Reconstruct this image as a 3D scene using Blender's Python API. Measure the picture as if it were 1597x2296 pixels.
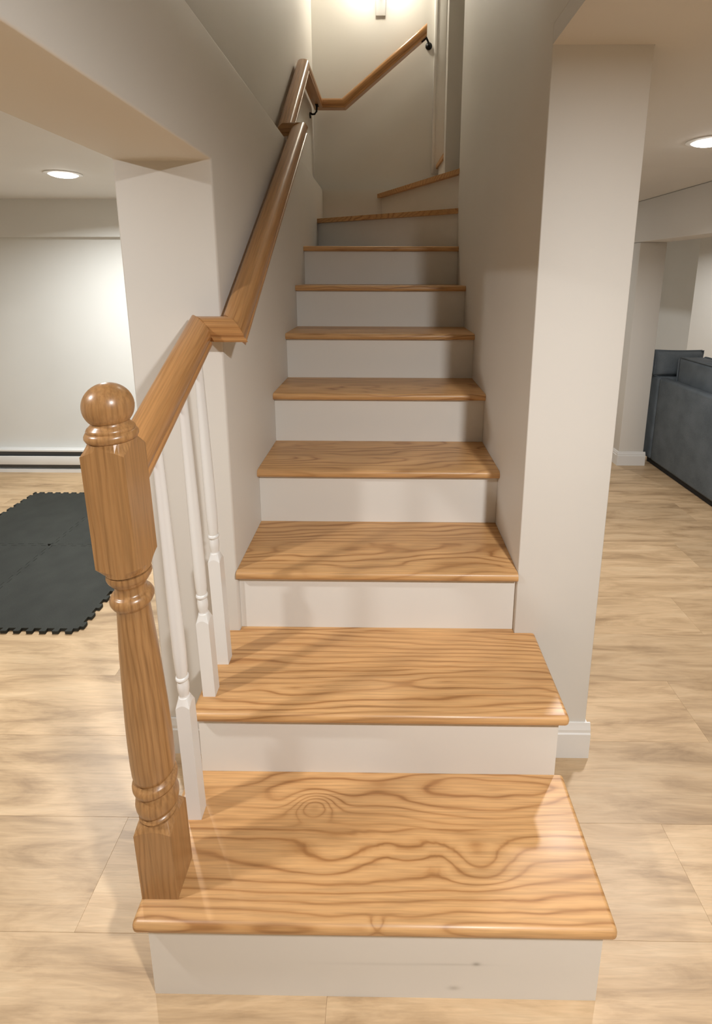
import bpy, bmesh, math, random
from mathutils import Vector, Matrix
random.seed(7)
for o in list(bpy.data.objects):
    bpy.data.objects.remove(o, do_unlink=True)
scene = bpy.context.scene
C = scene.collection

# ------------------------------------------------------------------ camera
IW, IH = 1597, 2296
YAW, PIT, ROLL, FPX, PX, PY = .009, .196, .003, 1080.45, 850.5, 829.5
cam_d = bpy.data.cameras.new('camera')
cam = bpy.data.objects.new('camera', cam_d)
C.objects.link(cam)
fw = Vector((-math.sin(YAW) * math.cos(PIT), math.cos(YAW) * math.cos(PIT), -math.sin(PIT)))
rt = Vector((math.cos(YAW), math.sin(YAW), 0))
up = rt.cross(fw)
r2 = math.cos(ROLL) * rt + math.sin(ROLL) * up
u2 = -math.sin(ROLL) * rt + math.cos(ROLL) * up
cam.matrix_world = Matrix(((r2.x, u2.x, -fw.x, .4352), (r2.y, u2.y, -fw.y, -.728), (r2.z, u2.z, -fw.z, 1.529), (0, 0, 0, 1)))
cam_d.sensor_fit = 'VERTICAL'
cam_d.sensor_height = 36.0
cam_d.sensor_width = 36.0
cam_d.lens = FPX / IH * 36.0
cam_d.shift_x = -(PX - IW / 2) / IH
cam_d.shift_y = (PY - IH / 2) / IH
cam_d.clip_start = .02
scene.camera = cam

# ------------------------------------------------------------------ world, exposure, lamps
w = bpy.data.worlds.new('world')
scene.world = w
w.use_nodes = True
w.node_tree.nodes['Background'].inputs[0].default_value = (.9, .93, 1, 1)
w.node_tree.nodes['Background'].inputs[1].default_value = .004
vs = scene.view_settings
vs.view_transform = 'Standard'
vs.look = 'None'
vs.gamma = 1
vs.use_curve_mapping = False
vs.exposure = 0.27
# recessed ceiling downlights: x, y, ceiling z, watts, colour, label
LAMPS = [
    (-1.06, -.28, 2.04, 17.5, (1, .99, .975), 'round recessed downlight in the ceiling left of the newel post', 180),
    (-1.24, 1.92, 2.04, 29, (.97, 1, 1), 'glowing recessed downlight near the far wall above the black foam mats', 160),
    (1.78, 1.42, 2.075, 15, (1, .99, .985), 'glowing recessed downlight in the ceiling right of the stairs, above the sofa room', 155),
    (1.06, -.95, 2.075, 41, (1, .99, .975), 'recessed downlight in the ceiling behind the viewer, right side', 180),
    (1.75, 4.7, 2.075, 14, (.95, .98, 1), 'added unseen fill downlight behind the right column, brightening the far grey wall', 180),  # unseen fill lamp, added to lift the far wall and the pier's left face
    (4.45, 3.7, 2.075, 14, (1, .97, .93), 'recessed downlight in front of the far right wall beyond the sofa', 150),
]

# ------------------------------------------------------------------ helpers
WL = {}
def wl(p):
    return WL.get(p.name, Vector((0, 0, 0))) if p else Vector((0, 0, 0))
def link(o, parent=None):
    C.objects.link(o)
    if parent:
        o.parent = parent
def root(name, loc, label=None, cat=None, group=None, parent=None):
    o = bpy.data.objects.new(name, None)
    o.empty_display_size = .1
    link(o, parent)
    o.location = Vector(loc) - wl(parent)
    WL[o.name] = Vector(loc)
    tag(o, label, cat, group)
    return o
def tag(o, label=None, cat=None, group=None, kind=None):
    if label: o['label'] = label
    if cat: o['category'] = cat
    if group: o['group'] = group
    if kind: o['kind'] = kind
    return o
def mk(name, verts, faces, mat, parent=None, smooth=False, origin=None):
    """verts in world coordinates (before any tilt of the parent)"""
    vs_ = [Vector(v) for v in verts]
    if origin is None:
        n = len(vs_)
        cx = (min(v.x for v in vs_) + max(v.x for v in vs_)) / 2
        cy = (min(v.y for v in vs_) + max(v.y for v in vs_)) / 2
        cz = min(v.z for v in vs_)
        origin = Vector((cx, cy, cz))
    origin = Vector(origin)
    me = bpy.data.meshes.new(name)
    me.from_pydata([tuple(v - origin) for v in vs_], [], faces)
    bm = bmesh.new(); bm.from_mesh(me)
    bmesh.ops.recalc_face_normals(bm, faces=bm.faces[:])
    bm.to_mesh(me); bm.free()
    if mat: me.materials.append(mat)
    if smooth:
        for p in me.polygons: p.use_smooth = True
    o = bpy.data.objects.new(name, me)
    link(o, parent)
    o.location = origin - wl(parent)
    WL[o.name] = origin
    return o
def box(name, x0, x1, y0, y1, z0, z1, mat, parent=None, bev=0, seg=2, edges=None):
    v = [(x0, y0, z0), (x1, y0, z0), (x1, y1, z0), (x0, y1, z0), (x0, y0, z1), (x1, y0, z1), (x1, y1, z1), (x0, y1, z1)]
    f = [(0, 3, 2, 1), (4, 5, 6, 7), (0, 1, 5, 4), (1, 2, 6, 5), (2, 3, 7, 6), (3, 0, 4, 7)]
    o = mk(name, v, f, mat, parent)
    if bev:
        bm = bmesh.new(); bm.from_mesh(o.data)
        es = bm.edges[:] if edges is None else [e for e in bm.edges if edges((e.verts[0].co + e.verts[1].co) / 2)]
        bmesh.ops.bevel(bm, geom=es, offset=bev, segments=seg, profile=.5, affect='EDGES')
        bm.to_mesh(o.data); bm.free()
        for p in o.data.polygons: p.use_smooth = True
        sm = o.data
        try: sm.set_sharp_from_angle(angle=math.radians(40))
        except Exception: pass
    return o
def struct(name, *a, **k):
    o = box(name, *a, **k)
    o['kind'] = 'structure'
    return o
def prism(name, pts, z0, z1, mat, parent=None):
    n = len(pts)
    v = [(p[0], p[1], z0) for p in pts] + [(p[0], p[1], z1) for p in pts]
    f = [tuple(range(n - 1, -1, -1)), tuple(range(n, 2 * n))] + [(i, (i + 1) % n, n + (i + 1) % n, n + i) for i in range(n)]
    return mk(name, v, f, mat, parent)
def lathe(name, prof, cx, cy, mat, parent=None, seg=40):
    v = []; f = []
    for r, z in prof:
        for k in range(seg):
            a = 2 * math.pi * k / seg
            v.append((cx + r * math.cos(a), cy + r * math.sin(a), z))
    for i in range(len(prof) - 1):
        for k in range(seg):
            k2 = (k + 1) % seg
            f.append((i * seg + k, i * seg + k2, (i + 1) * seg + k2, (i + 1) * seg + k))
    f.append(tuple(range(seg - 1, -1, -1)))
    f.append(tuple((len(prof) - 1) * seg + k for k in range(seg)))
    o = mk(name, v, f, mat, parent, smooth=True)
    try: o.data.set_sharp_from_angle(angle=math.radians(50))
    except Exception: pass
    return o
def turned_block(name, cx, cy, h, z0, z1, rin0, rin1, dz, mat, parent=None, n=10, flat0=False, flat1=False, rise=None):
    """square block (half width h) whose ends are turned down to a circle, giving arched shoulders"""
    per = []
    for s in range(4):
        for k in range(n):
            t = -1 + 2 * k / n
            per.append([(t, -1), (1, t), (-t, 1), (-1, -t)][s])
    N = len(per)
    rise = dz if rise is None else rise
    v = []; rings = []
    def ring(fn):
        rings.append(len(v))
        for a, b in per: v.append(fn(a, b))
    def drop(a, b): return dz * (math.hypot(a, b) - 1) / (math.sqrt(2) - 1)
    if flat0: ring(lambda a, b: (cx + a * h, cy + b * h, z0))
    else:
        ring(lambda a, b: (cx + a / math.hypot(a, b) * rin0, cy + b / math.hypot(a, b) * rin0, z0 - rise))
        ring(lambda a, b: (cx + a * h, cy + b * h, z0 + drop(a, b)))
    if flat1: ring(lambda a, b: (cx + a * h, cy + b * h, z1))
    else:
        ring(lambda a, b: (cx + a * h, cy + b * h, z1 - drop(a, b)))
        ring(lambda a, b: (cx + a / math.hypot(a, b) * rin1, cy + b / math.hypot(a, b) * rin1, z1 + rise))
    f = []
    for i in range(len(rings) - 1):
        for k in range(N):
            k2 = (k + 1) % N
            f.append((rings[i] + k, rings[i] + k2, rings[i + 1] + k2, rings[i + 1] + k))
    f.append(tuple(rings[0] + k for k in range(N - 1, -1, -1)))
    f.append(tuple(rings[-1] + k for k in range(N)))
    return mk(name, v, f, mat, parent)
def tube(name, pts, r, mat, parent=None, seg=12):
    pts = [Vector(p) for p in pts]
    v = []; f = []
    ref = Vector((.31, .2, .93)).normalized()
    for i, p in enumerate(pts):
        d = (pts[min(i + 1, len(pts) - 1)] - pts[max(i - 1, 0)]).normalized()
        s = d.cross(ref).normalized(); t = s.cross(d)
        for k in range(seg):
            a = 2 * math.pi * k / seg
            v.append(p + s * r * math.cos(a) + t * r * math.sin(a))
    for i in range(len(pts) - 1):
        for k in range(seg):
            k2 = (k + 1) % seg
            f.append((i * seg + k, i * seg + k2, (i + 1) * seg + k2, (i + 1) * seg + k))
    f.append(tuple(range(seg - 1, -1, -1))); f.append(tuple((len(pts) - 1) * seg + k for k in range(seg)))
    return mk(name, v, f, mat, parent, smooth=True)

# ------------------------------------------------------------------ materials
def newmat(name):
    m = bpy.data.materials.new(name); m.use_nodes = True
    nt = m.node_tree
    return m, nt, nt.nodes, nt.links, nt.nodes['Principled BSDF']
def paint(name, col, rough=.6, bump=.04, scale=260, var=.02, dark=None):
    m, nt, N, L, b = newmat(name)
    tc = N.new('ShaderNodeTexCoord')
    n1 = N.new('ShaderNodeTexNoise'); n1.inputs['Scale'].default_value = scale; n1.inputs['Detail'].default_value = 3
    n2 = N.new('ShaderNodeTexNoise'); n2.inputs['Scale'].default_value = 1.7; n2.inputs['Detail'].default_value = 2
    L.new(tc.outputs['Object'], n1.inputs['Vector']); L.new(tc.outputs['Object'], n2.inputs['Vector'])
    cr = N.new('ShaderNodeValToRGB')
    cr.color_ramp.elements[0].position = .35; cr.color_ramp.elements[1].position = .65
    cr.color_ramp.elements[0].color = (*[c * (1 - var) for c in col], 1)
    cr.color_ramp.elements[1].color = (*[min(1, c * (1 + var)) for c in col], 1)
    L.new(n2.outputs['Fac'], cr.inputs['Fac']); L.new(cr.outputs['Color'], b.inputs['Base Color'])
    bp = N.new('ShaderNodeBump'); bp.inputs['Strength'].default_value = bump; bp.inputs['Distance'].default_value = .002
    L.new(n1.outputs['Fac'], bp.inputs['Height']); L.new(bp.outputs['Normal'], b.inputs['Normal'])
    b.inputs['Roughness'].default_value = rough
    return m
def plain(name, col, rough=.5, metal=0):
    m, nt, N, L, b = newmat(name)
    tc = N.new('ShaderNodeTexCoord')
    n1 = N.new('ShaderNodeTexNoise'); n1.inputs['Scale'].default_value = 40
    L.new(tc.outputs['Object'], n1.inputs['Vector'])
    mr = N.new('ShaderNodeMapRange'); mr.inputs['To Min'].default_value = max(0, rough - .05); mr.inputs['To Max'].default_value = min(1, rough + .05)
    L.new(n1.outputs['Fac'], mr.inputs['Value']); L.new(mr.outputs['Result'], b.inputs['Roughness'])
    b.inputs['Base Color'].default_value = (*col, 1); b.inputs['Metallic'].default_value = metal
    return m
TREAD_TH = .027
def oak(name, rot, light=(.635, .365, .155), mid=(.485, .25, .092), dark=(.35, .16, .052), rough=.42, ring=15.0, dist=2.2, coat=.1, warp=.10, pith=((.24, -.12), (.10, -.125)), lat=(.09, .3), wsc=5.0, msk=(.2, 1.0), swirl=.05, knots=()):
    """grain along local X after 'rot' turns the object's own axes"""
    m, nt, N, L, b = newmat(name)
    tc = N.new('ShaderNodeTexCoord'); oi = N.new('ShaderNodeObjectInfo')
    mp0 = N.new('ShaderNodeMapping'); mp0.inputs['Rotation'].default_value = rot
    L.new(tc.outputs['Object'], mp0.inputs['Vector'])
    # random shift for each object
    cb = N.new('ShaderNodeCombineXYZ')
    for k, (mul, add) in enumerate(((9.0, 0),) + tuple(pith)):
        ma = N.new('ShaderNodeMath'); ma.operation = 'MULTIPLY_ADD'
        sh = N.new('ShaderNodeMath'); sh.operation = 'FRACT'
        mm = N.new('ShaderNodeMath'); mm.operation = 'MULTIPLY'; mm.inputs[1].default_value = (1, 7.13, 13.7)[k]
        L.new(oi.outputs['Random'], mm.inputs[0]); L.new(mm.outputs[0], sh.inputs[0])
        L.new(sh.outputs[0], ma.inputs[0]); ma.inputs[1].default_value = mul; ma.inputs[2].default_value = add
        L.new(ma.outputs[0], cb.inputs[k])
    add = N.new('ShaderNodeVectorMath'); add.operation = 'ADD'
    L.new(mp0.outputs[0], add.inputs[0]); L.new(cb.outputs[0], add.inputs[1])
    st = N.new('ShaderNodeMapping'); st.inputs['Scale'].default_value = (.16, 1, 1)
    L.new(add.outputs[0], st.inputs['Vector'])
    # warp
    nz = N.new('ShaderNodeTexNoise'); nz.inputs['Scale'].default_value = wsc; nz.inputs['Detail'].default_value = 2.5
    L.new(st.outputs[0], nz.inputs['Vector'])
    sub = N.new('ShaderNodeVectorMath'); sub.operation = 'SUBTRACT'; sub.inputs[1].default_value = (.5, .5, .5)
    L.new(nz.outputs['Color'], sub.inputs[0])
    sc = N.new('ShaderNodeVectorMath'); sc.operation = 'SCALE'; sc.inputs['Scale'].default_value = warp * 2
    L.new(sub.outputs[0], sc.inputs[0])
    ad2 = N.new('ShaderNodeVectorMath'); ad2.operation = 'ADD'
    L.new(st.outputs[0], ad2.inputs[0]); L.new(sc.outputs[0], ad2.inputs[1])
    if swirl:
        ms = N.new('ShaderNodeMapping'); ms.inputs['Scale'].default_value = (.42, 1, 1)
        L.new(add.outputs[0], ms.inputs['Vector'])
        ns = N.new('ShaderNodeTexNoise'); ns.inputs['Scale'].default_value = 8; ns.inputs['Detail'].default_value = 1.5
        L.new(ms.outputs[0], ns.inputs['Vector'])
        zz = N.new('ShaderNodeMath'); zz.operation = 'MULTIPLY_ADD'; zz.inputs[1].default_value = swirl * 2; zz.inputs[2].default_value = -swirl
        L.new(ns.outputs['Fac'], zz.inputs[0])
        total = zz.outputs[0]
        for kx, ky, kr, ka in knots:
            df = N.new('ShaderNodeVectorMath'); df.operation = 'SUBTRACT'; df.inputs[1].default_value = (kx, ky, TREAD_TH)
            L.new(mp0.outputs[0], df.inputs[0])
            sq = N.new('ShaderNodeMapping'); sq.inputs['Scale'].default_value = (.62 / kr, 1 / kr, 0)
            L.new(df.outputs[0], sq.inputs['Vector'])
            dt = N.new('ShaderNodeVectorMath'); dt.operation = 'DOT_PRODUCT'
            L.new(sq.outputs[0], dt.inputs[0]); L.new(sq.outputs[0], dt.inputs[1])
            ng = N.new('ShaderNodeMath'); ng.operation = 'MULTIPLY'; ng.inputs[1].default_value = -1
            L.new(dt.outputs['Value'], ng.inputs[0])
            ex = N.new('ShaderNodeMath'); ex.operation = 'EXPONENT'; L.new(ng.outputs[0], ex.inputs[0])
            ac = N.new('ShaderNodeMath'); ac.operation = 'MULTIPLY_ADD'; ac.inputs[1].default_value = ka
            L.new(ex.outputs[0], ac.inputs[0]); L.new(total, ac.inputs[2])
            total = ac.outputs[0]
        cz = N.new('ShaderNodeCombineXYZ'); L.new(total, cz.inputs[2])
        ad3 = N.new('ShaderNodeVectorMath'); ad3.operation = 'ADD'
        L.new(ad2.outputs[0], ad3.inputs[0]); L.new(cz.outputs[0], ad3.inputs[1])
        ad2 = ad3
    wv = N.new('ShaderNodeTexWave'); wv.wave_type = 'RINGS'; wv.rings_direction = 'X'
    wv.inputs['Scale'].default_value = ring; wv.inputs['Distortion'].default_value = dist
    wv.inputs['Detail'].default_value = 2; wv.inputs['Detail Scale'].default_value = 1.6
    L.new(ad2.outputs[0], wv.inputs['Vector'])
    cr = N.new('ShaderNodeValToRGB'); e = cr.color_ramp.elements
    e[0].position = .0; e[0].color = (*dark, 1); e[1].position = 1; e[1].color = (*light, 1)
    k = e.new(lat[0]); k.color = (*mid, 1)
    k = e.new(lat[1]); k.color = (*[(a * .45 + c * .55) for a, c in zip(mid, light)], 1)
    L.new(wv.outputs['Fac'], cr.inputs['Fac'])
    # pores
    st2 = N.new('ShaderNodeMapping'); st2.inputs['Scale'].default_value = (5, 160, 160)
    L.new(add.outputs[0], st2.inputs['Vector'])
    n2 = N.new('ShaderNodeTexNoise'); n2.inputs['Scale'].default_value = 1.5; n2.inputs['Detail'].default_value = 3
    L.new(st2.outputs[0], n2.inputs['Vector'])
    r2_ = N.new('ShaderNodeMapRange'); r2_.inputs['From Min'].default_value = .35; r2_.inputs['From Max'].default_value = .6
    r2_.inputs['To Min'].default_value = .84; r2_.inputs['To Max'].default_value = 1.06
    L.new(n2.outputs['Fac'], r2_.inputs['Value'])
    # broad tone
    n3 = N.new('ShaderNodeTexNoise'); n3.inputs['Scale'].default_value = 3; n3.inputs['Detail'].default_value = 2
    L.new(st.outputs[0], n3.inputs['Vector'])
    r3 = N.new('ShaderNodeMapRange'); r3.inputs['From Min'].default_value = .3; r3.inputs['From Max'].default_value = .7
    r3.inputs['To Min'].default_value = .88; r3.inputs['To Max'].default_value = 1.1
    L.new(n3.outputs['Fac'], r3.inputs['Value'])
    mu = N.new('ShaderNodeMath'); mu.operation = 'MULTIPLY'
    L.new(r2_.outputs[0], mu.inputs[0]); L.new(r3.outputs[0], mu.inputs[1])
    hs = N.new('ShaderNodeHueSaturation')
    n4 = N.new('ShaderNodeTexNoise'); n4.inputs['Scale'].default_value = 11; n4.inputs['Detail'].default_value = 3
    L.new(st.outputs[0], n4.inputs['Vector'])
    r4 = N.new('ShaderNodeMapRange'); r4.inputs['From Min'].default_value = .36; r4.inputs['From Max'].default_value = .62
    r4.inputs['To Min'].default_value = msk[0]; r4.inputs['To Max'].default_value = msk[1]
    L.new(n4.outputs['Fac'], r4.inputs['Value'])
    mxc = N.new('ShaderNodeMix'); mxc.data_type = 'RGBA'
    mxc.inputs['A'].default_value = (*[(a * .3 + c * .7) for a, c in zip(mid, light)], 1)
    L.new(r4.outputs[0], mxc.inputs['Factor']); L.new(cr.outputs['Color'], mxc.inputs['B'])
    L.new(mxc.outputs['Result'], hs.inputs['Color']); L.new(mu.outputs[0], hs.inputs['Value'])
    L.new(hs.outputs['Color'], b.inputs['Base Color'])
    bp = N.new('ShaderNodeBump'); bp.inputs['Strength'].default_value = .05; bp.inputs['Distance'].default_value = .001
    L.new(n2.outputs['Fac'], bp.inputs['Height']); L.new(bp.outputs['Normal'], b.inputs['Normal'])
    b.inputs['Roughness'].default_value = rough
    b.inputs['Coat Weight'].default_value = coat
    b.inputs['Coat Roughness'].default_value = .22
    return m
def plank_mat(name):
    m, nt, N, L, b = newmat(name)
    tc = N.new('ShaderNodeTexCoord'); oi = N.new('ShaderNodeObjectInfo')
    cb = N.new('ShaderNodeCombineXYZ')
    ma = N.new('ShaderNodeMath'); ma.operation = 'MULTIPLY'; ma.inputs[1].default_value = 37
    L.new(oi.outputs['Random'], ma.inputs[0])
    mb = N.new('ShaderNodeMath'); mb.operation = 'MULTIPLY'; mb.inputs[1].default_value = 91
    L.new(oi.outputs['Random'], mb.inputs[0])
    L.new(ma.outputs[0], cb.inputs[0]); L.new(mb.outputs[0], cb.inputs[1])
    add = N.new('ShaderNodeVectorMath'); add.operation = 'ADD'
    L.new(tc.outputs['Object'], add.inputs[0]); L.new(cb.outputs[0], add.inputs[1])
    st = N.new('ShaderNodeMapping'); st.inputs['Scale'].default_value = (1.2, 7, 7)
    L.new(add.outputs[0], st.inputs['Vector'])
    n1 = N.new('ShaderNodeTexNoise'); n1.inputs['Scale'].default_value = 2.2; n1.inputs['Detail'].default_value = 6; n1.inputs['Roughness'].default_value = .62; n1.inputs['Distortion'].default_value = .7
    L.new(st.outputs[0], n1.inputs['Vector'])
    st2 = N.new('ShaderNodeMapping'); st2.inputs['Scale'].default_value = (6, 110, 110)
    L.new(add.outputs[0], st2.inputs['Vector'])
    n2 = N.new('ShaderNodeTexNoise'); n2.inputs['Scale'].default_value = 1.2; n2.inputs['Detail'].default_value = 3; n2.inputs['Distortion'].default_value = 1.2
    L.new(st2.outputs[0], n2.inputs['Vector'])
    cr = N.new('ShaderNodeValToRGB'); e = cr.color_ramp.elements
    e[0].position = .28; e[0].color = (.315, .203, .108, 1)
    e[1].position = .72; e[1].color = (.635, .468, .288, 1)
    k = e.new(.42); k.color = (.465, .317, .178, 1)
    k = e.new(.55); k.color = (.575, .404, .237, 1)
    L.new(n1.outputs['Fac'], cr.inputs['Fac'])
    r2_ = N.new('ShaderNodeMapRange'); r2_.inputs['From Min'].default_value = .3; r2_.inputs['From Max'].default_value = .7
    r2_.inputs['To Min'].default_value = .9; r2_.inputs['To Max'].default_value = 1.08
    L.new(n2.outputs['Fac'], r2_.inputs['Value'])
    r3 = N.new('ShaderNodeMapRange'); r3.inputs['To Min'].default_value = .88; r3.inputs['To Max'].default_value = 1.08
    L.new(oi.outputs['Random'], r3.inputs['Value'])
    mu = N.new('ShaderNodeMath'); mu.operation = 'MULTIPLY'
    L.new(r2_.outputs[0], mu.inputs[0]); L.new(r3.outputs[0], mu.inputs[1])
    hs = N.new('ShaderNodeHueSaturation')
    L.new(cr.outputs['Color'], hs.inputs['Color']); L.new(mu.outputs[0], hs.inputs['Value'])
    L.new(hs.outputs['Color'], b.inputs['Base Color'])
    bp = N.new('ShaderNodeBump'); bp.inputs['Strength'].default_value = .12; bp.inputs['Distance'].default_value = .001
    L.new(n2.outputs['Fac'], bp.inputs['Height']); L.new(bp.outputs['Normal'], b.inputs['Normal'])
    b.inputs['Roughness'].default_value = .42
    return m
def fabric(name, c1, c2, scale=700, rough=.95):
    m, nt, N, L, b = newmat(name)
    tc = N.new('ShaderNodeTexCoord')
    n1 = N.new('ShaderNodeTexNoise'); n1.inputs['Scale'].default_value = scale; n1.inputs['Detail'].default_value = 2
    n2 = N.new('ShaderNodeTexNoise'); n2.inputs['Scale'].default_value = 9; n2.inputs['Detail'].default_value = 3
    L.new(tc.outputs['Object'], n1.inputs['Vector']); L.new(tc.outputs['Object'], n2.inputs['Vector'])
    mx = N.new('ShaderNodeMath'); mx.operation = 'MULTIPLY_ADD'; mx.inputs[1].default_value = .6
    ha = N.new('ShaderNodeMath'); ha.operation = 'MULTIPLY'; ha.inputs[1].default_value = .4
    L.new(n2.outputs['Fac'], ha.inputs[0]); L.new(n1.outputs['Fac'], mx.inputs[0]); L.new(ha.outputs[0], mx.inputs[2])
    cr = N.new('ShaderNodeValToRGB'); e = cr.color_ramp.elements
    e[0].position = .35; e[0].color = (*c1, 1); e[1].position = .65; e[1].color = (*c2, 1)
    L.new(mx.outputs[0], cr.inputs['Fac']); L.new(cr.outputs['Color'], b.inputs['Base Color'])
    bp = N.new('ShaderNodeBump'); bp.inputs['Strength'].default_value = .3; bp.inputs['Distance'].default_value = .001
    L.new(n1.outputs['Fac'], bp.inputs['Height']); L.new(bp.outputs['Normal'], b.inputs['Normal'])
    b.inputs['Roughness'].default_value = rough
    return m
def glow(name, col, s):
    m, nt, N, L, b = newmat(name)
    b.inputs['Base Color'].default_value = (*col, 1)
    b.inputs['Emission Color'].default_value = (*col, 1)
    b.inputs['Emission Strength'].default_value = s
    return m
M_WALL = paint('wall_paint', (.735, .712, .665), .62)
M_WALLG = paint('wall_paint_grey', (.74, .735, .70), .62)
M_CEIL = paint('ceiling_paint', (.70, .67, .625), .75, bump=.08, scale=180)
M_TRIM = paint('white_trim_paint', (.80, .785, .755), .35, bump=.015, scale=90)
M_RISER = paint('riser_paint', (.775, .75, .70), .42, bump=.02, scale=120)
def scuffed(name):
    m = M_RISER.copy(); m.name = name
    nt = m.node_tree; N = nt.nodes; L = nt.links; b = N['Principled BSDF']
    src = b.inputs['Base Color'].links[0].from_socket
    tc = N.new('ShaderNodeTexCoord'); tot = None
    for cx, cz, sx, sz, am in ((.165, .098, .07, .003, .16), (.215, .1, .008, .005, .5), (.02, .096, .12, .004, .1), (.17, .03, .012, .006, .35)):
        mp = N.new('ShaderNodeMapping'); mp.vector_type = 'TEXTURE'
        mp.inputs['Location'].default_value = (cx, 0, cz); mp.inputs['Scale'].default_value = (sx, 1e6, sz)
        L.new(tc.outputs['Object'], mp.inputs['Vector'])
        dt = N.new('ShaderNodeVectorMath'); dt.operation = 'DOT_PRODUCT'
        L.new(mp.outputs[0], dt.inputs[0]); L.new(mp.outputs[0], dt.inputs[1])
        ng = N.new('ShaderNodeMath'); ng.operation = 'MULTIPLY'; ng.inputs[1].default_value = -1; L.new(dt.outputs['Value'], ng.inputs[0])
        ex = N.new('ShaderNodeMath'); ex.operation = 'EXPONENT'; L.new(ng.outputs[0], ex.inputs[0])
        ma = N.new('ShaderNodeMath'); ma.operation = 'MULTIPLY_ADD'; ma.inputs[1].default_value = am; ma.inputs[2].default_value = 0
        L.new(ex.outputs[0], ma.inputs[0])
        if tot: L.new(tot, ma.inputs[2])
        tot = ma.outputs[0]
    mx = N.new('ShaderNodeMix'); mx.data_type = 'RGBA'; mx.inputs['B'].default_value = (.16, .14, .11, 1)
    L.new(tot, mx.inputs['Factor']); L.new(src, mx.inputs['A']); L.new(mx.outputs['Result'], b.inputs['Base Color'])
    return m
M_OAKX = oak('oak_tread', (0, 0, 0))
M_OAK1 = oak('oak_tread_swirled', (0, 0, 0), knots=((.24, .03, .05, -.09), (-.11, .045, .06, -.06), (.09, .035, .05, .07), (.006, -.082, .011, -.03)), swirl=.06, msk=(.55, 1.0))
M_OAK1B = oak('oak_tread_knotty', (0, 0, 0), knots=((-.15, -.02, .03, -.09),), swirl=.04)
M_OAKZ = oak('oak_newel', (0, math.radians(90), 0), light=(.42, .226, .09), mid=(.345, .175, .065), dark=(.25, .115, .038), rough=.3, ring=30, dist=3.0, warp=.04, pith=((.1, .05), (.1, -.2)), lat=(.15, .5), msk=(.0, .6), swirl=0)
M_RAIL = oak('oak_rail', (0, 0, 0), light=(.50, .262, .10), mid=(.42, .20, .07), dark=(.29, .125, .04), rough=.28, ring=26, dist=3.0, warp=.05, pith=((.1, .03), (.1, -.16)), lat=(.15, .5), msk=(.0, .6), swirl=0)
M_PLANK = plank_mat('vinyl_plank')
M_BLACK = plain('black_metal', (.012, .011, .011), .45, .6)
M_DARK = plain('dark_recess', (.02, .02, .022), .8)
M_HEAT = plain('heater_enamel', (.80, .80, .79), .35)
M_FIN = plain('heater_fins', (.10, .105, .115), .5, .5)
M_FOAM = fabric('black_foam', (.016, .0175, .0145), (.031, .0335, .028), 420, .85)
M_SOFA = fabric('charcoal_fabric', (.082, .102, .117), (.158, .185, .21), 520)
M_GLOW = glow('lamp_lens', (1, .98, .95), 14)
M_SUB = plain('subfloor', (.30, .22, .15), .8)

# ------------------------------------------------------------------ the setting
T, R0, RISE, NOS = .2808, .243, .2052, .028
YC, XR = .573, .841
def Z(i): return R0 + (i - 1) * RISE
TOP = 4.6
fl = struct('floor', -3.6, 5.4, -7, 6.2, -.06, -.012, M_SUB)
PW, PL = .2467, 1.52
row = 0
y = .124 - 17 * PW
base_me = None
while y < 6.2:
    x = -3.6 - (row * .61) % PL
    while x < 5.4:
        x0, x1 = max(x, -3.6), min(x + PL, 5.4)
        y1 = min(y + PW, 6.2)
        hidden = (x0 > -.05 and x1 < 1.05 and y > .05) or (y > 2.95 and x1 < 1.2) or (y > 4.6 and x0 > 3.8)
        if x1 - x0 > .05 and not hidden:
            if x1 - x0 > PL - .001 and y1 - y > PW - .001 and base_me is not None:
                o = bpy.data.objects.new('plank', base_me)
                link(o, fl)
                o.location = Vector(((x0 + x1) / 2, (y + y1) / 2, -.012)) - wl(fl)
            else:
                o = box('plank', x0 + .00015, x1 - .00015, y + .00015, y1 - .00015, -.012, 0, M_PLANK, fl, bev=.0003, seg=1, edges=lambda c: c.z > .011)
                if x1 - x0 > PL - .001 and y1 - y > PW - .001:
                    base_me = o.data
        x += PL
    y += PW; row += 1

def yz_wall(name, x0, x1, prof, mat, bev=.005):
    n = len(prof)
    v = [(x0, a, b) for a, b in prof] + [(x1, a, b) for a, b in prof]
    f = [tuple(range(n)), tuple(range(2 * n - 1, n - 1, -1))] + [(i, (i + 1) % n, n + (i + 1) % n, n + i) for i in range(n)]
    o = mk(name, v, f, mat)
    if bev:
        bm = bmesh.new(); bm.from_mesh(o.data)
        bmesh.ops.bevel(bm, geom=bm.edges[:], offset=bev, segments=3, profile=.5, affect='EDGES')
        bm.to_mesh(o.data); bm.free()
        for p in o.data.polygons: p.use_smooth = True
        o.data.set_sharp_from_angle(angle=math.radians(40))
    o['kind'] = 'structure'
    return o
yz_wall('wall_left', -.26, -.004, [(YC, 0), (2.9, 0), (2.9, 2.12), (-7, 2.12), (-7, 1.815), (YC, 1.815)], M_WALL, .006)
struct('wall_left_upper', -.26, -.068, -.62, 2.95, 2.12, TOP, M_WALL)
struct('wall_back', -.26, 1.088, 2.884, 3.0, 0, 2.12, M_WALL)
struct('wall_back_upper', -.26, .853, 2.95, 3.1, 2.12, TOP, M_WALL)
struct('wall_back_upper_side', 1.66, 2.0, 2.95, 3.1, 2.12, TOP, M_WALL)
struct('wall_back_upper_lintel', .853, 1.66, 2.95, 3.1, 4.33, TOP, M_WALL)
yz_wall('wall_right', XR, 1.088, [(YC, 0), (2.05, 0), (2.05, TOP), (-.62, TOP), (-.62, 2.12), (YC, 2.12)], M_WALL, .003)
struct('wall_right_outer', 1.0, 1.088, 2.05, 2.884, 0, 2.075, M_WALL)
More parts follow.
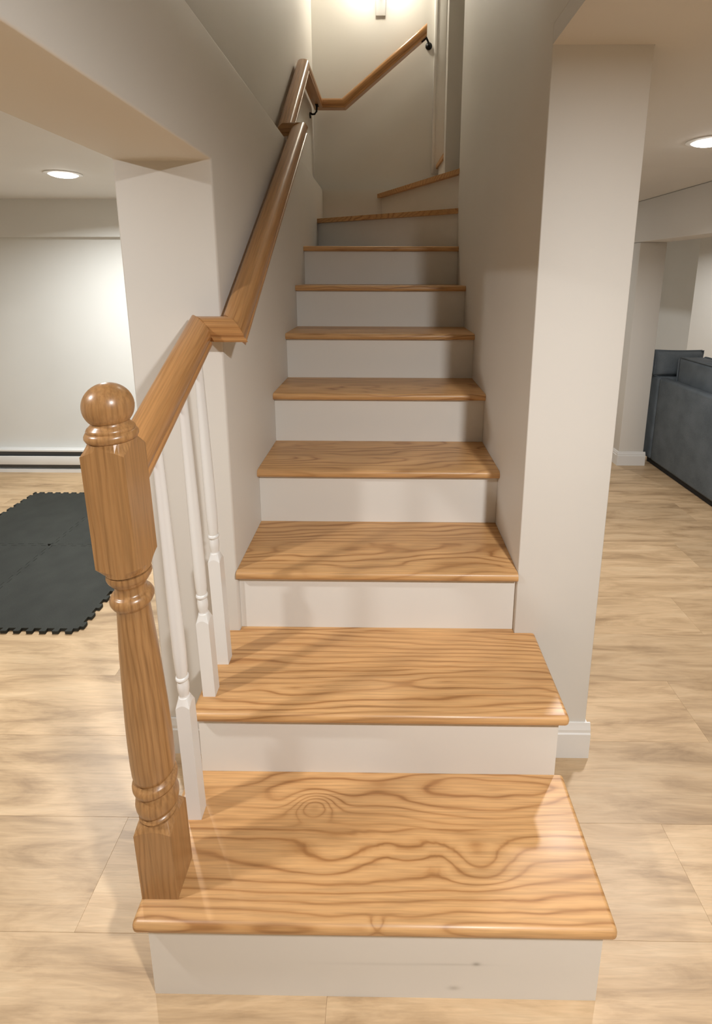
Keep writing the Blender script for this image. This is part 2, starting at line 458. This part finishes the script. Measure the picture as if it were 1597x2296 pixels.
struct('wall_landing_near', 1.088, 2.0, 1.93, 2.05, 2.18, TOP, M_WALL)
struct('wall_landing_end', 1.9, 2.0, 2.05, 2.95, 2.18, TOP, M_WALL)
struct('wall_stair_header', -.068, XR, -.74, -.62, 2.18, TOP, M_WALL)
struct('ceiling_stairwell', -.26, 2.0, -.74, 3.1, TOP, TOP + .1, M_CEIL)
struct('ceiling_left', -3.6, -.26, -7, 3.0, 2.04, 2.14, M_CEIL)
struct('ceiling_front', -.004, 5.4, -7, -.62, 2.075, 2.18, M_CEIL)
struct('ceiling_right', XR, 5.4, -.62, YC - .0005, 2.075, 2.1195, M_CEIL)
struct('ceiling_right_mid', 1.0885, 5.4, YC - .0005, YC + 1.36, 2.075, 2.18, M_CEIL)
struct('ceiling_right_back', 1.088, 5.4, YC + 1.36, 6.2, 2.075, 2.18, M_CEIL)
struct('wall_far_left', -3.6, -.26, 2.85, 2.95, 0, 2.04, M_WALLG)
struct('ceiling_bulkhead', -3.6, -.26, 2.79, 2.85, 1.785, 2.04, M_WALLG)
struct('wall_outer_left', -3.7, -3.6, -7, 2.95, -.06, 2.14, M_WALLG)
struct('wall_behind', -3.7, 5.5, -7.1, -7, -.06, 2.18, M_WALL)
struct('wall_outer_right', 5.4, 5.5, -7, 6.2, -.06, 2.18, M_WALLG)
struct('wall_far_right', 1.0, 3.805, 6.2, 6.3, -.06, 2.18, M_WALLG)
struct('wall_right_room', 3.805, 5.4, 4.6, 6.2, 0, 2.075, M_WALLG)
struct('wall_right_room_pier', 2.36, 2.56, 3.02, 3.3, 0, 1.77, M_WALL, bev=.005)
struct('ceiling_beam_right', 2.36, 2.56, -7, 6.2, 1.77, 2.075, M_CEIL, bev=.012)
struct('wall_stair_back_side', 1.0, 1.088, 2.884, 6.2, 0, 2.075, M_WALLG)
# winder corner post beside the landing
struct('trim_corner_post', .781, .93, 2.2, 2.28, Z(10), TOP, M_WALL)

# baseboards: profiled moulding
def moulding(name, p0, p1, nrm, h=.115, t=.014, parent=None):
    p0 = Vector(p0); p1 = Vector(p1); n = Vector(nrm)
    prof = [(0, 0), (t, 0), (t, h * .72), (t * .75, h * .75), (t * .75, h * .83), (t * .45, h * .93), (t * .3, h), (0, h)]
    v = []
    for p in (p0, p1):
        for a, b in prof: v.append(p + n * a + Vector((0, 0, b)))
    k = len(prof)
    f = [tuple(range(k)), tuple(range(2 * k - 1, k - 1, -1))] + [(i, (i + 1) % k, k + (i + 1) % k, k + i) for i in range(k)]
    o = mk(name, v, f, M_TRIM, parent)
    if not parent: o['kind'] = 'structure'
    return o
moulding('baseboard_right', (.905, YC, 0), (1.1018, YC, 0), (0, -1, 0), h=.125)
moulding('baseboard_right_side', (1.088, YC, 0), (1.088, 2.9, 0), (1, 0, 0), h=.125)
moulding('baseboard_left', (-.274, YC, 0), (-.039, YC, 0), (0, -1, 0), h=.125)
moulding('baseboard_left_side', (-.26, YC, 0), (-.26, 2.7, 0), (-1, 0, 0), h=.125)
moulding('baseboard_pier', (2.346, 3.02, 0), (2.574, 3.02, 0), (0, -1, 0), h=.115)
moulding('baseboard_pier_side', (2.36, 3.02, 0), (2.36, 3.3, 0), (-1, 0, 0), h=.115)
moulding('baseboard_far', (3.805, 4.6, 0), (5.4, 4.6, 0), (0, -1, 0), h=.115)
# door and casing at the landing
dr = root('door_1', (1.25, 2.99, Z(11)))
dr['kind'] = 'structure'
box('door_slab', .856, 1.657, 2.985, 3.025, Z(11) + .005, 4.32, M_TRIM, dr)
for zz in (Z(11) + .2, Z(11) + 1.12):
    box('door_panel', 1.0, 1.51, 2.978, 2.986, zz, zz + .72, M_TRIM, dr, bev=.004)
tr = root('trim_1', (.812, 2.95, Z(11) - .06)); tr['kind'] = 'structure'
box('casing_board', .772, .853, 2.934, 2.9498, Z(11) - .06, 4.33, M_TRIM, tr, bev=.003)
box('casing_bead', .772, .79, 2.926, 2.9345, Z(11) - .06, 4.33, M_TRIM, tr, bev=.003)

# ------------------------------------------------------------------ staircase
st = root('staircase', (.42, .6, 0), 'straight oak-and-white staircase with winder steps at its top', 'staircase')
TH = .027
def tread(i, x0, x1, y0, y1, ends=False, seam=.18, m1=None, m2=None):
    m1 = m1 or M_OAKX; m2 = m2 or M_OAKX
    z1 = Z(i); z0 = z1 - TH
    ys = y0 + seam
    cx = (x0 + x1) / 2
    cy = (y0 + ys) / 2
    hx = (x1 - x0) / 2; hy = (ys - y0) / 2
    def sel(c):
        s = c.y < -hy + .001
        if ends: s = s or abs(abs(c.x) - hx) < .001
        return s and abs(c.z - TH / 2) > .005 or (ends and c.y < -hy + .001 and abs(abs(c.x) - hx) < .001)
    t = box('tread', x0, x1, y0, ys, z0, z1, m1, st, bev=.0115, seg=4, edges=sel)
    hy2 = (y1 - ys) / 2
    def sel2(c):
        return ends and abs(abs(c.x) - hx) < .001 and abs(c.z - TH / 2) > .005
    kw = dict(bev=.0115, seg=4, edges=sel2) if ends else {}
    box('back_board', x0, x1, ys + .0003, y1, z0, z1 - .0002, m2, t, **kw)
    return t
def riser(i, x0, x1):
    y = (i - 1) * T + NOS
    return box('riser', x0, x1, y, y + .018, (Z(i - 1) if i > 1 else 0), Z(i) - TH, M_RISER, st)
tread(1, -.07, .912, 0, T + NOS, True, .18, M_OAK1, M_OAK1B)
riser(1, -.052, .897).data.materials[0] = scuffed('riser_paint_scuffed')
tread(2, -.045, .905, T, YC - .0005, True, .148)
box('back_board', -.0035, XR - .0005, YC - .0005, 2 * T + NOS + .01, Z(2) - TH, Z(2) - .0002, M_OAKX, st)
box('riser', -.037, .888, T + NOS, T + NOS + .018, Z(1), Z(2) - TH, M_RISER, st)
for x0, x1, y0, y1, z0, z1 in ((-.052, -.034, NOS + .018, T + NOS + .018, 0, Z(1) - TH), (.879, .897, NOS + .018, T + NOS + .018, 0, Z(1) - TH),
                               (-.037, -.019, T + NOS + .018, YC - .0145, 0, Z(2) - TH), (.87, .888, T + NOS + .018, YC - .0145, 0, Z(2) - TH)):
    box('side_panel', x0, x1, y0, y1, z0, z1, M_RISER, st)
for i in range(3, 9):
    y1 = i * T + NOS if i < 8 else 2.3
    tread(i, -.0035, XR - .0005, (i - 1) * T, y1, False, (.17, .13, .19, .15, .16, .16)[i - 3])
    riser(i, -.0035, XR - .0005)
# winders
PV = (XR - .001, 2.03)
def winder(i, a, b, back):
    d = Vector((b[0] - a[0], b[1] - a[1])).normalized()
    n = Vector((-d.y, d.x))
    if n.y < 0: n = -n
    prism('tread', [a, b] + back, Z(i) - TH, Z(i), M_OAKX, st)
    ext = d * (n.x / d.x * NOS if abs(d.x) > .2 else 0)
    a2 = Vector(a) - ext * (1 if i == 9 else 0)
    q = [a2 + n * NOS, Vector(b) + n * NOS, Vector(b) + n * (NOS + .018), a2 + n * (NOS + .018)]
    prism('riser', [tuple(p) for p in q], Z(i - 1), Z(i) - TH, M_RISER, st)
winder(9, (-.0035, 2.55), PV, [(XR - .001, 2.884), (-.0035, 2.884)])
winder(10, (.385, 2.8835), PV, [(XR - .001, 2.8835)])
prism('tread', [(.803, 2.9335), (.824, 2.285), (1.9, 2.285), (1.9, 2.9335)], Z(11) - TH, Z(11), M_OAKX, st)
prism('riser', [(.815, 2.8835), (.842, 2.285), (.86, 2.285), (.833, 2.8835)], Z(10), Z(11) - TH, M_RISER, st)

# ------------------------------------------------------------------ newel post
NX, NY, NB = -.0275, .08, Z(1)
nw = root('newel_post', (NX, NY, NB), 'turned oak newel post with a ball top on the bottom step', 'newel post')
nw.rotation_euler = (0, -.0165, 0)
turned_block('base_block', NX, NY, .038, NB, .418, .036, .036, .010, M_OAKZ, nw, flat0=True, rise=.010)
lathe('turned_shaft', [(.036, .424), (.031, .428), (.0305, .431), (.036, .432), (.0385, .436), (.036, .4405), (.033, .442), (.0335, .444), (.039, .449), (.0415, .458), (.042, .466), (.0405, .476),
                       (.036, .487), (.0335, .494), (.035, .497), (.0415, .5), (.0435, .506), (.0435, .512), (.0405, .518), (.0345, .521), (.034, .523), (.0385, .529), (.041, .54), (.0418, .57), (.0415, .62), (.0405, .67), (.038, .74), (.0345, .82), (.030, .895), (.029, .912),
                       (.031, .915), (.0355, .92), (.0385, .927), (.0385, .933), (.035, .94), (.0325, .9415), (.0295, .943), (.0275, .948), (.0275, .957), (.030, .963), (.0335, .967), (.0335, .969), (.0375, .973), (.0395, .979), (.0385, .986)], NX, NY, M_OAKZ, nw)
turned_block('upper_block', NX, NY, .038, .9995, 1.232, .0385, .0385, .010, M_OAKZ, nw, rise=.010)
ball = [(.036, 1.241), (.041, 1.244), (.0435, 1.249), (.0435, 1.253), (.041, 1.258), (.0385, 1.2595), (.0395, 1.2625), (.0375, 1.266), (.033, 1.27), (.0305, 1.274), (.0305, 1.277)]
bc, br = 1.3025, .0415
a0 = -math.asin((bc - 1.2765) / br)
for k in range(17):
    a = a0 + (math.pi / 2 - .04 - a0) * k / 16
    ball.append((br * math.cos(a), bc + br * math.sin(a)))
lathe('ball_finial', ball, NX, NY, M_OAKZ, nw, 48)

# ------------------------------------------------------------------ handrail
HW, HH = .033, .0315
PROF = [(-.0300, -HH), (.0300, -HH), (.0310, -.0290), (.0310, -.0225), (.0275, -.0205), (.0270, -.0180), (.0290, -.0150), (.0325, -.010), (.0330, .002), (.0325, .012), (.0295, .0215), (.0220, .0280), (.0110, .0308), (0, HH),
        (-.0110, .0308), (-.0220, .0280), (-.0295, .0215), (-.0325, .012), (-.0330, .002), (-.0325, -.010), (-.0290, -.0150), (-.0270, -.0180), (-.0275, -.0205), (-.0310, -.0225), (-.0310, -.0290)]
RX = -.0405
PATH = [(RX, .112, 1.173), (RX, .523, 1.389), (.045, .523, 1.389), (.045, 1.633, 2.17), (-.018, 1.633, 2.17), (-.018, 2.225, 2.665), (-.018, 2.853, 2.67), (.155, 2.853, 2.67), (.712, 2.853, 3.117)]
hr = root('handrail', (.045, .9, 1.3), 'oak handrail running from the newel post up the left wall and round the back wall', 'handrail')
PATH = [Vector(p) for p in PATH]
def rail_section(p0, p1, n0, n1):
    d = (p1 - p0).normalized()
    s = d.cross(Vector((0, 0, 1))).normalized(); u = s.cross(d)
    Rm = Matrix((d, s, u)).transposed()          # local x = direction
    mid = (p0 + p1) / 2
    v = []
    for p, n in ((p0, n0), (p1, n1)):
        for a, b in PROF:
            q = p + s * a + u * b
            q = q + d * ((p - q).dot(n) / d.dot(n))
            v.append(Rm.transposed() @ (q - mid))
    k = len(PROF)
    f = [tuple(range(k)), tuple(range(2 * k - 1, k - 1, -1))] + [(i, (i + 1) % k, k + (i + 1) % k, k + i) for i in range(k)]
    o = mk('rail_section', v, f, M_RAIL, None, smooth=True, origin=(0, 0, 0))
    o.data.set_sharp_from_angle(angle=math.radians(35))
    o.parent = hr
    o.matrix_local = Matrix.Translation(mid - wl(hr)) @ Rm.to_4x4()
dirs = [(PATH[i + 1] - PATH[i]).normalized() for i in range(len(PATH) - 1)]
for i in range(len(PATH) - 1):
    n0 = Vector((0, 1, 0)) if i == 0 else (dirs[i - 1] + dirs[i]).normalized()
    n1 = Vector((1, 0, 0)) if i == len(PATH) - 2 else (dirs[i] + dirs[i + 1]).normalized()
    rail_section(PATH[i], PATH[i + 1], n0, n1)
def disc(name, c, axis, r, t, mat, parent):
    c = Vector(c); ax = Vector(axis).normalized()
    return tube(name, [c, c + ax * t], r, mat, parent, 24)
# bracket on the left wall under the level section
br1 = disc('bracket', (-.068, 2.775, 2.575), (1, 0, 0), .019, .007, M_BLACK, hr)
tube('bracket_arm', [(-.064, 2.775, 2.588), (-.05, 2.775, 2.581), (-.034, 2.775, 2.583), (-.022, 2.775, 2.598), (-.018, 2.775, 2.637)], .0065, M_BLACK, br1)
box('bracket_saddle', -.028, -.008, 2.75, 2.80, 2.634, 2.6395, M_BLACK, br1)
br2 = disc('bracket', (.735, 2.95, 3.062), (0, -1, 0), .0225, .012, M_BLACK, hr)
tube('bracket_arm', [(.735, 2.94, 3.062), (.732, 2.90, 3.060), (.722, 2.872, 3.064), (.710, 2.858, 3.078), (.704, 2.853, 3.09)], .0065, M_BLACK, br2)
tube('bracket_saddle', [(.678, 2.853, 3.052), (.712, 2.853, 3.079)], .0085, M_BLACK, br2)

# ------------------------------------------------------------------ balusters
def rail_under(y):
    p0, p1 = PATH[0], PATH[1]
    t = (y - p0.y) / (p1.y - p0.y)
    return p0.z + t * (p1.z - p0.z) - HH / math.cos(math.atan2(p1.z - p0.z, p1.y - p0.y)) + .004
def baluster(x, y, zb, hs, label):
    b = root('baluster', (x, y, zb), label, 'baluster', 'white turned balusters under the handrail')
    b.rotation_euler = (0, -.019, 0)
    zs = zb + hs; zt = rail_under(y)
    turned_block('square_base', x, y, .016, zb, zs, .0125, .0125, .009, M_TRIM, b, flat0=True, rise=.014, n=8)
    p = [(.0125, zs + .014), (.0105, zs + .016), (.0108, zs + .02), (.0128, zs + .032), (.0132, zs + .044), (.0115, zs + .055), (.0108, zs + .057), (.0138, zs + .059), (.0148, zs + .063), (.0138, zs + .067), (.0118, zs + .0685), (.0135, zs + .085),
         (.0145, zs + .13), (.0142, zs + .22), (.0128, zs + .36), (.0105, zt - .02), (.0100, zt)]
    lathe('turned_spindle', p, x, y, M_TRIM, b, 28)
baluster(-.0125, .208, Z(1), .322, 'white turned baluster on the bottom step, right behind the newel post')
baluster(-.0145, .349, Z(2), .223, 'middle white turned baluster, on the front of the second step')
baluster(-.0135, .455, Z(2), .325, 'rearmost white turned baluster, nearest the left wall end')

# ------------------------------------------------------------------ foam mats
def mat_edge(a, b, amp, n, flip, side):
    """toothed line from a to b (dovetail teeth to one side)"""
    a = Vector(a); b = Vector(b); d = (b - a); Ln = d.length; d.normalize(); nn = Vector((-d.y, d.x)) * side
    out = []
    pt = Ln / n
    for k in range(n):
        s = k * pt
        lo, hi = (0, amp) if not flip else (amp, 0)
        out += [a + d * (s + pt * .0) + nn * lo, a + d * (s + pt * .22) + nn * lo, a + d * (s + pt * .17) + nn * hi, a + d * (s + pt * .25) + nn * (hi + (.0015 if hi else 0)),
                a + d * (s + pt * .61) + nn * (hi + (.0015 if hi else 0)), a + d * (s + pt * .69) + nn * hi, a + d * (s + pt * .64) + nn * lo]
    return out
MX = [-.888, -1.455, -2.022]; MY = [1.095, 1.757, 2.418]
def foam(ix, iy, label):
    x1, x0 = MX[ix], MX[ix + 1]; y0, y1 = MY[iy], MY[iy + 1]
    g = .0009
    A = .0165
    x0 += g; x1 -= g; y0 += g; y1 -= g
    pts = []
    # every horizontal/vertical line carries teeth pointing -y / +x so that neighbours interlock
    pts += mat_edge((x0, y0), (x1, y0), A, 10, False, -1)
    pts += mat_edge((x1, y0), (x1, y1), A, 11, False, -1)
    pts += list(reversed(mat_edge((x0, y1), (x1, y1), A, 10, False, -1)))
    pts += list(reversed(mat_edge((x0, y0), (x0, y1), A, 11, False, -1)))
    clean = []
    for p in pts:
        if not clean or (p - clean[-1]).length > 1e-5: clean.append(p)
    o = prism('foam_mat', [(p.x, p.y) for p in clean], 0.0005, .0145, M_FOAM)
    tag(o, label, 'foam mat', 'interlocking black foam mat tiles')
foam(0, 0, 'black interlocking foam mat tile nearest the newel post')
foam(1, 0, 'black interlocking foam mat tile at front left, cut by the picture edge')
foam(0, 1, 'black interlocking foam mat tile at the back, half hidden behind the newel post')
foam(1, 1, 'black interlocking foam mat tile at back left, near the heater')

# ------------------------------------------------------------------ baseboard heater
ht = root('baseboard_heater', (-1.9, 2.82, 0), 'long white baseboard heater along the far left wall', 'heater')
hx0, hx1 = -3.5, -.6
box('back_plate', hx0, hx1, 2.835, 2.8498, .0, .185, M_HEAT, ht)
box('top_lip', hx0, hx1, 2.785, 2.8348, .172, .188, M_HEAT, ht, bev=.003)
box('fin_element', hx0, hx1, 2.80, 2.8345, .04, .171, M_FIN, ht)
box('front_panel', hx0, hx1, 2.778, 2.788, .068, .138, M_HEAT, ht, bev=.003)
box('bottom_rail', hx0, hx1, 2.79, 2.8345, .0, .026, M_HEAT, ht)
for xx in (hx0, hx1 - .02):
    box('end_cap', xx, xx + .02, 2.776, 2.835, .0, .189, M_HEAT, ht, bev=.002)

# ------------------------------------------------------------------ sofa
sf = root('sofa', (3.1, 2.1, 0), 'charcoal grey fabric sofa seen from behind beside the square pier', 'sofa')
SX = 2.622
box('plinth', SX + .03, 3.48, 1.05, 3.12, .0, .055, M_DARK, sf)
box('base_frame', SX + .02, 3.5, 1.15, 3.03, .055, .30, M_SOFA, sf, bev=.015)
box('back_panel', SX, SX + .075, 1.14, 3.028, .045, .735, M_SOFA, sf, bev=.02, seg=4)
box('arm', SX - .002, 3.52, 3.032, 3.15, .045, .735, M_SOFA, sf, bev=.022, seg=4)
box('arm', SX - .002, 3.52, 1.02, 1.136, .045, .735, M_SOFA, sf, bev=.022, seg=4)
for k in range(3):
    box('seat_cushion', SX + .08, 3.52, 1.15 + k * .627, 1.77 + k * .627, .30, .47, M_SOFA, sf, bev=.04, seg=4)
def cushion(name, c, size, rot, label):
    """plump cushion with piping, local x = thickness, y = width, z = height"""
    n = 14
    v = []; f = []
    th, wd, hg = size
    for side in (-1, 1):
        for i in range(n + 1):
            for j in range(n + 1):
                a = -1 + 2 * i / n; b = -1 + 2 * j / n
                pull = 1 - .05 * (1 - abs(a)) * abs(b) ** 3 - .0
                bul = (max(0, 1 - abs(a) ** 3.2) * max(0, 1 - abs(b) ** 3.2)) ** .45
                yy = a * wd / 2 * (1 - .04 * (1 - b * b)); zz = b * hg / 2 * (1 - .05 * (1 - a * a))
                v.append((side * (.012 + bul * th / 2), yy, zz + hg / 2))
    m = (n + 1) * (n + 1)
    for s in range(2):
        for i in range(n):
            for j in range(n):
                q = [s * m + i * (n + 1) + j, s * m + (i + 1) * (n + 1) + j, s * m + (i + 1) * (n + 1) + j + 1, s * m + i * (n + 1) + j + 1]
                f.append(tuple(q))
    border = [i * (n + 1) for i in range(n)] + [n * (n + 1) + j for j in range(n)] + [i * (n + 1) + n for i in range(n, 0, -1)] + [j for j in range(n, 0, -1)]
    for k in range(len(border)):
        a, b = border[k], border[(k + 1) % len(border)]
        f.append((a, b, m + b, m + a))
    o = mk(name, v, f, M_SOFA, None, smooth=True, origin=(0, 0, 0))
    for s in (-1, 1):
        loop = [Vector(v[k]) for k in border]
        loop = [Vector((s * .012, p.y * 1.006, hg / 2 + (p.z - hg / 2) * 1.006)) for p in loop]
        t = tube('piping', loop + [loop[0]], .0045, M_SOFA, None, 6)
        t.parent = o; t.location = WL[t.name]
    o.location = c; o.rotation_euler = rot
    tag(o, label, 'cushion')
    return o
cushion('pillow', (2.79, 3.09, .7365), (.12, .37, .205), (0, 0, math.radians(88)), 'small charcoal pillow standing on the sofa arm beside the pier')
def box_cushion(x0, x1, y0, y1, z0, z1, label):
    o = box('back_cushion', x0, x1, y0, y1, z0, z1, M_SOFA, None, bev=.03, seg=4)
    tag(o, label, 'cushion')
    r = .02
    for x in (x0 + .006, x1 - .006):
        lp = []
        for cy, cz, a0 in ((y0 + r, z0 + r, 180), (y1 - r, z0 + r, 270), (y1 - r, z1 - r, 0), (y0 + r, z1 - r, 90)):
            for k in range(5):
                a = math.radians(a0 + k * 22.5)
                lp.append((x, cy + r * math.cos(a), cz + r * math.sin(a)))
        tube('piping', lp + [lp[0]], .006, M_SOFA, o, 8)
    return o
box_cushion(2.70, 2.90, 2.285, 2.935, .472, .915, 'boxy charcoal back cushion with piped edges at the far end of the sofa back')

# ------------------------------------------------------------------ recessed downlights
def downlight(x, y, z, watts, col, label, spread):
    r = root('recessed_downlight', (x, y, z), label, 'ceiling light', 'recessed ceiling downlights')
    lathe('trim_ring', [(.068, z - .001), (.068, z - .007), (.088, z - .004), (.088, z - .001)], x, y, M_TRIM, r, 40)
    lathe('lens', [(.067, z - .001), (.067, z - .006), (.060, z - .012), (.045, z - .017), (.025, z - .0195), (.001, z - .0205)], x, y, M_GLOW, r, 40)
    ld = bpy.data.lights.new('downlight_lamp', 'AREA')
    ld.shape = 'DISK'; ld.size = .11; ld.energy = watts; ld.color = col; ld.spread = math.radians(spread)
    lo = bpy.data.objects.new('downlight_lamp', ld)
    link(lo, r); lo.location = (0, 0, -.0225)
for a in LAMPS: downlight(*a)

# ------------------------------------------------------------------ wall lamp in the stairwell
sc = root('wall_sconce', (.405, 2.95, 3.26), 'small white wall lamp glowing high on the stairwell back wall', 'wall lamp')
box('wall_plate', .372, .438, 2.936, 2.9498, 3.245, 3.40, M_TRIM, sc, bev=.004)
tube('stem', [(.405, 2.938, 3.36), (.405, 2.90, 3.36), (.405, 2.88, 3.38), (.405, 2.875, 3.42)], .009, M_TRIM, sc)
lathe('shade', [(.02, 3.42), (.06, 3.43), (.065, 3.5), (.06, 3.57), (.02, 3.58)], .405, 2.872, M_GLOW, sc, 32)
pl = bpy.data.lights.new('sconce_lamp', 'POINT'); pl.energy = 13; pl.color = (1, .9, .7); pl.shadow_soft_size = .06
po = bpy.data.objects.new('sconce_lamp', pl); link(po, sc); po.location = (0, -.16, .25)
